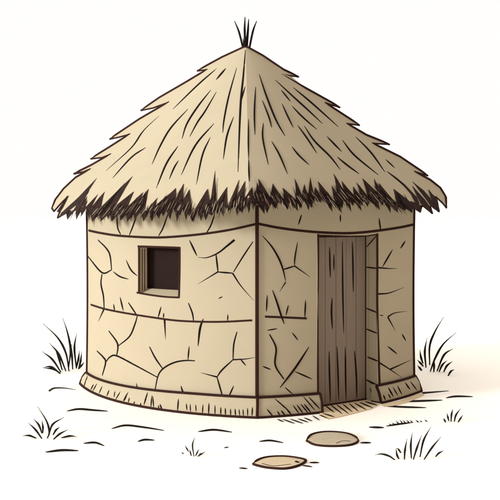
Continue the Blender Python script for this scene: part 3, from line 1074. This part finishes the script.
# ------------------------------------------------------------------ grass
tufts = [
    ('tall dark grass tuft growing beside the left wall of the hut', 'tall',
     [[(42.9, 323.5), (57.8, 337.9), (65.9, 353.2), (69, 371.2)], [(62.8, 318), (67.7, 333.4), (70.4, 349.6), (68.6, 368)],
      [(76.7, 333.4), (74.4, 347.8), (76.4, 368.5)], [(71.3, 344.2), (72, 356), (72.7, 369.4)], [(49.3, 343), (58.7, 354), (65.9, 371.2)],
      [(55, 349), (59, 359), (62.3, 370.3)], [(42, 351.4), (52.4, 359.5), (61, 372.4)], [(42.5, 367.6), (51.5, 367), (60.5, 373.9)],
      [(43.5, 368.2), (53, 369), (60, 373)], [(79.4, 350.5), (78.4, 359), (76.2, 368.5)], [(81.7, 351.4), (80.6, 361), (78.5, 369)], [(84.3, 362.2), (78.5, 369)]]),
    ('spreading low grass tuft standing alone at far left of the white ground', 'low',
     [[(22.6, 435.8), (29.5, 435.6), (36.5, 438.4)], [(28.4, 423), (35.4, 429.6), (42, 438.8)], [(33.6, 419), (38.7, 424.8), (42, 433.4)],
      [(42, 420.4), (42.9, 427), (42.7, 433)], [(37.6, 406.5), (46.4, 420.8), (49.3, 431.8), (47.3, 438.4)], [(64, 417.3), (53, 424), (49.3, 433)],
      [(60, 427), (56, 430), (53, 435)], [(68, 429.6), (59.6, 434), (53.4, 439.5)], [(76.8, 436.6), (69.5, 436), (61, 438)]]),
    ('tiny grass sprout in front of the long curved wall, below the window', 'tiny',
     [[(195, 437), (192.5, 445), (194, 456.4)], [(185, 445.6), (188.6, 451.6)], [(189.5, 449.5), (191.4, 456)], [(181.4, 452.5), (183.8, 454)],
      [(199, 449), (195.5, 456)], [(205.4, 451.6), (197.6, 456.4)], [(201, 452.6), (198.5, 456.4)]]),
    ('tall arching grass tuft growing beside the right wall of the hut', 'tall',
     [[(443.7, 316.8), (435, 331.6), (429.7, 346), (429.7, 365)], [(456.3, 332.5), (443.2, 344.2), (435, 358.6), (430.2, 371.7)],
      [(453, 348.7), (444, 355), (437, 371.2)], [(447, 360.4), (442.3, 365), (439, 372)], [(452.6, 361.3), (447, 365.6), (443.7, 372)],
      [(454.4, 369.4), (450.7, 371.6), (448, 376)], [(427, 338), (424.8, 351.4), (426, 367.6)], [(419.8, 349.6), (421, 357.5), (423, 363.5)],
      [(417.5, 359.9), (423.4, 366.3)], [(417.6, 365.4), (422, 370.8)], [(434.4, 360), (433.8, 372)]]),
    ('fan shaped grass tuft, the nearest one right of the stepping stones', 'fan',
     [[(375, 454.8), (381.6, 454), (389, 456), (395, 460)], [(396, 448.3), (397, 455), (399, 459)], [(396, 448.3), (398.6, 449.6), (401, 453)],
      [(407, 438.7), (405, 450), (404.4, 459.6)], [(412.3, 432.7), (410.8, 445), (411.4, 458.4)], [(421.7, 435), (417, 447.6), (413.3, 459.6)],
      [(430.8, 427), (423.6, 440.4), (420, 457)], [(441, 436.8), (432, 447.6), (424, 459.6)], [(444, 450.5), (439, 453), (435.6, 456.7)]]),
    ('small five bladed grass tuft standing alone at far right', 'small',
     [[(443.5, 418), (445.7, 422.4)], [(446.9, 413.3), (448.8, 421)], [(453, 409), (451.6, 414), (451, 421.7)], [(460.8, 408.5), (456, 415), (454.3, 421.7)],
      [(462.7, 415), (458, 422.4)]]),
    ('flat row of very short grass stubble behind the fan shaped tuft', 'row',
     [[(388.6, 423.6), (392.5, 426)], [(391.6, 422.6), (396, 425.4)], [(395.6, 420.8), (400, 424.6)], [(399.6, 419.8), (403.4, 424.2)], [(402.6, 420), (406.4, 423.8)],
      [(406.4, 419.8), (409.8, 423.4)], [(410, 420), (413, 423)], [(415.4, 420), (419, 422.4)], [(420, 420.6), (422, 422)], [(424.6, 419.8), (427.4, 421.6)]]),
]
for label, kind, blades in tufts:
    bx = sum(b[-1][0] for b in blades) / len(blades)
    by = sum(b[-1][1] for b in blades) / len(blades)
    base = on_ground(bx, by)
    g = MB()
    for b in blades:
        L = smooth_line(b, 6)
        foot = on_ground(b[-1][0], b[-1][1])
        lean = random.uniform(-.12, .12) * (1 if kind in ('tall', 'fan') else .3)
        P, R = [], []
        m_ = len(L) - 1
        w = {'tall': 2.3, 'low': 2.2, 'tiny': 1.6, 'fan': 2.2, 'small': 2.0, 'row': 1.3}[kind]
        for k, p in enumerate(L):
            s = k / m_
            q = at_depth(p.x, p.y, foot.y + lean * (1 - s) ** 1.5)
            q.z = max(q.z, 0.0)
            P.append(q - base)
            R.append(max(.22, min(1, s * 2.0) ** .8 * (1.0 - 0.45 * max(0, s - .55) / .45)) * w * .5 * q.y / F)
        tube(g, P, [Vector((0, -1, 0))] * len(P), R, 0.5)
    o = g.build('grass_tuft', M['grass'])
    o.location = base
    tag(o, label, 'grass', 'grass tufts on the ground around the hut')

# ------------------------------------------------------------------ stepping stones


def stone(outline, h, mat, label, marks, seedv):
    rnd = random.Random(seedv)
    L = smooth_line([*outline, outline[0]], 5)[:-1]
    P = [on_ground(p.x, p.y) for p in L]
    c = sum(P, Vector()) / len(P)
    n = len(P)
    e = empty('stepping_stone', c, label, 'stone', 'stepping stones in front of the door')
    mbs = MB()
    V, fs = [], []
    rings = [(1.0, 0.0), (1.0, h * .55), (.97, h * .85), (.9, h), (.5, h * 1.06)]
    for k, z in rings:
        V += [(p - c) * k + Vector((0, 0, z)) for p in P]
    V.append(Vector((0, 0, h * 1.08)))
    for r in range(len(rings) - 1):
        for k in range(n):
            k2 = (k + 1) % n
            fs.append((r * n + k, r * n + k2, (r + 1) * n + k2, (r + 1) * n + k))
    for k in range(n):
        fs.append(((len(rings) - 1) * n + k, (len(rings) - 1) * n + (k + 1) % n, len(V) - 1))
    mbs.add(V, fs)
    mbs.build('slab', mat, e, smooth=True)
    rim = MB()
    loop = [(p - c) * 1.0 + Vector((0, 0, h * (.5 if p.y < c.y else .9))) for p in P]
    loop += [loop[0]]
    rad = []
    for k, p in enumerate(loop):
        rad.append(0.0105 if p.y < 0 else 0.0125)
    # tall elliptical cross-section so the rim reads as an even line from standing height
    tube(rim, loop, [Vector((0, 0, 1))] * len(loop), rad, 1.0)
    rim.build('rim', M['brown'], e)
    mk = MB()
    for pts, w in marks:
        Lp = smooth_line(pts, 5)
        Q = [on_ground(p.x, p.y, h * 1.03) - c for p in Lp]
        tube(mk, Q, [Vector((0, 0, 1))] * len(Q), [w * .5 * 8 / F] * len(Q), .8)
    mk.build('chip_lines', M['ink'], e)


stone([(306.6, 441.6), (311, 436.6), (321, 434.0), (334, 433.6), (348, 435.4), (356.6, 439.4), (357.4, 443), (348, 446.2), (330, 447), (315, 445.6)], 0.018, M['stone_grey'],
      'oval grey tan stepping stone nearer the door', [([(336.2, 443.2), (341, 441.4), (345.3, 440.8), (350.5, 441.4)], .9)], 1)
stone([(253, 465), (260, 461), (270, 458.8), (285, 458.4), (298, 460), (305.6, 462), (304, 463.8), (296, 467.4), (284, 469.6), (268, 468.6), (258, 466.6)], 0.018, M['stone_tan'],
      'pointed yellowish tan stepping stone farther from the door', [([(262, 463.6), (273.8, 466.0), (290.7, 464.2)], .9), ([(295.6, 461.6), (298.6, 462.6)], 2.4)], 2)

# ------------------------------------------------------------------ light
EL, AZ = math.radians(12), Vector((-0.90, -0.44)).normalized()
S_STR, S_EXP = 0.10, 0.0
sd = bpy.data.lights.new('sun', 'SUN')
sd.energy = 4.9
sd.angle = math.radians(12)
sd.color = (1.0, 0.993, 0.98)
so = bpy.data.objects.new('sun', sd)
COL.objects.link(so)
sdir = Vector((AZ.x * math.cos(EL), AZ.y * math.cos(EL), math.sin(EL)))
so.rotation_euler = sdir.to_track_quat('Z', 'Y').to_euler()
so.location = sdir * 40

w = bpy.data.worlds.new('World')
scn.world = w
w.use_nodes = True
nt = w.node_tree
bg = nt.nodes['Background']
sky = nt.nodes.new('ShaderNodeTexSky')
sky.sky_type = 'NISHITA'
sky.sun_disc = False
sky.sun_elevation = EL
sky.sun_rotation = math.atan2(AZ.x, AZ.y)
sky.air_density = 1.0
sky.dust_density = 0.6
bw = nt.nodes.new('ShaderNodeRGBToBW')
nt.links.new(sky.outputs[0], bw.inputs[0])
gain = nt.nodes.new('ShaderNodeMix')
gain.data_type = 'RGBA'
gain.blend_type = 'MULTIPLY'
gain.inputs[0].default_value = 1.0
nt.links.new(bw.outputs[0], gain.inputs[6])
SKY_GAIN = 14.0
gain.inputs[7].default_value = (SKY_GAIN, SKY_GAIN * .985, SKY_GAIN * .95, 1)
cap = nt.nodes.new('ShaderNodeMix')          # bright haze: a white veil that caps the sky, boosted and dimmed where unseen
cap.data_type = 'RGBA'
cap.blend_type = 'DARKEN'
cap.inputs[0].default_value = 1.0
nt.links.new(gain.outputs[2], cap.inputs[6])
cw = 1.0 / S_STR / 2 ** S_EXP
# veil boosted above the frame, unseen, to brighten the roof and whiten shaded ground
tcw = nt.nodes.new('ShaderNodeTexCoord')
sep = nt.nodes.new('ShaderNodeSeparateXYZ')
nt.links.new(tcw.outputs['Generated'], sep.inputs[0])
mr = nt.nodes.new('ShaderNodeMapRange')
mr.interpolation_type = 'SMOOTHSTEP'
mr.inputs['From Min'].default_value = 0.27
mr.inputs['From Max'].default_value = 0.60
mr.inputs['To Min'].default_value = 1.0
mr.inputs['To Max'].default_value = 2.5
nt.links.new(sep.outputs['Z'], mr.inputs['Value'])
dt_ = nt.nodes.new('ShaderNodeVectorMath')      # unseen quarter behind the camera, dimmed to deepen shade on the right walls
dt_.operation = 'DOT_PRODUCT'
nt.links.new(tcw.outputs['Generated'], dt_.inputs[0])
dt_.inputs[1].default_value = (0.62, -0.78, 0.0)
m2 = nt.nodes.new('ShaderNodeMapRange')
m2.interpolation_type = 'SMOOTHSTEP'
m2.inputs['From Min'].default_value = 0.0
m2.inputs['From Max'].default_value = 0.7
m2.inputs['To Min'].default_value = 1.0
m2.inputs['To Max'].default_value = 0.46
nt.links.new(dt_.outputs['Value'], m2.inputs['Value'])
mul = nt.nodes.new('ShaderNodeMath')
mul.operation = 'MULTIPLY'
nt.links.new(mr.outputs[0], mul.inputs[0])
nt.links.new(m2.outputs[0], mul.inputs[1])
veil = nt.nodes.new('ShaderNodeVectorMath')
veil.operation = 'SCALE'
veil.inputs[0].default_value = (cw, cw * .994, cw * .978)
nt.links.new(mul.outputs[0], veil.inputs['Scale'])
tint = nt.nodes.new('ShaderNodeMix')            # that quarter is also tinted, to warm the shaded sides of the hut
tint.data_type = 'RGBA'
tint.blend_type = 'MULTIPLY'
tint.inputs[7].default_value = (1, 0.76, 0.60, 1)
m3 = nt.nodes.new('ShaderNodeMapRange')
m3.inputs['From Min'].default_value = 1.0
m3.inputs['From Max'].default_value = 0.46
nt.links.new(m2.outputs[0], m3.inputs['Value'])
nt.links.new(m3.outputs[0], tint.inputs[0])
nt.links.new(veil.outputs[0], tint.inputs[6])
nt.links.new(tint.outputs[2], cap.inputs[7])
nt.links.new(cap.outputs[2], bg.inputs['Color'])
bg.inputs['Strength'].default_value = S_STR

vs = scn.view_settings
vs.view_transform = 'Standard'
vs.look = 'None'
vs.exposure = S_EXP
vs.gamma = 1.0
vs.use_curve_mapping = False
scn.render.engine = 'CYCLES'
scn.cycles.max_bounces = 6
scn.cycles.use_denoising = True
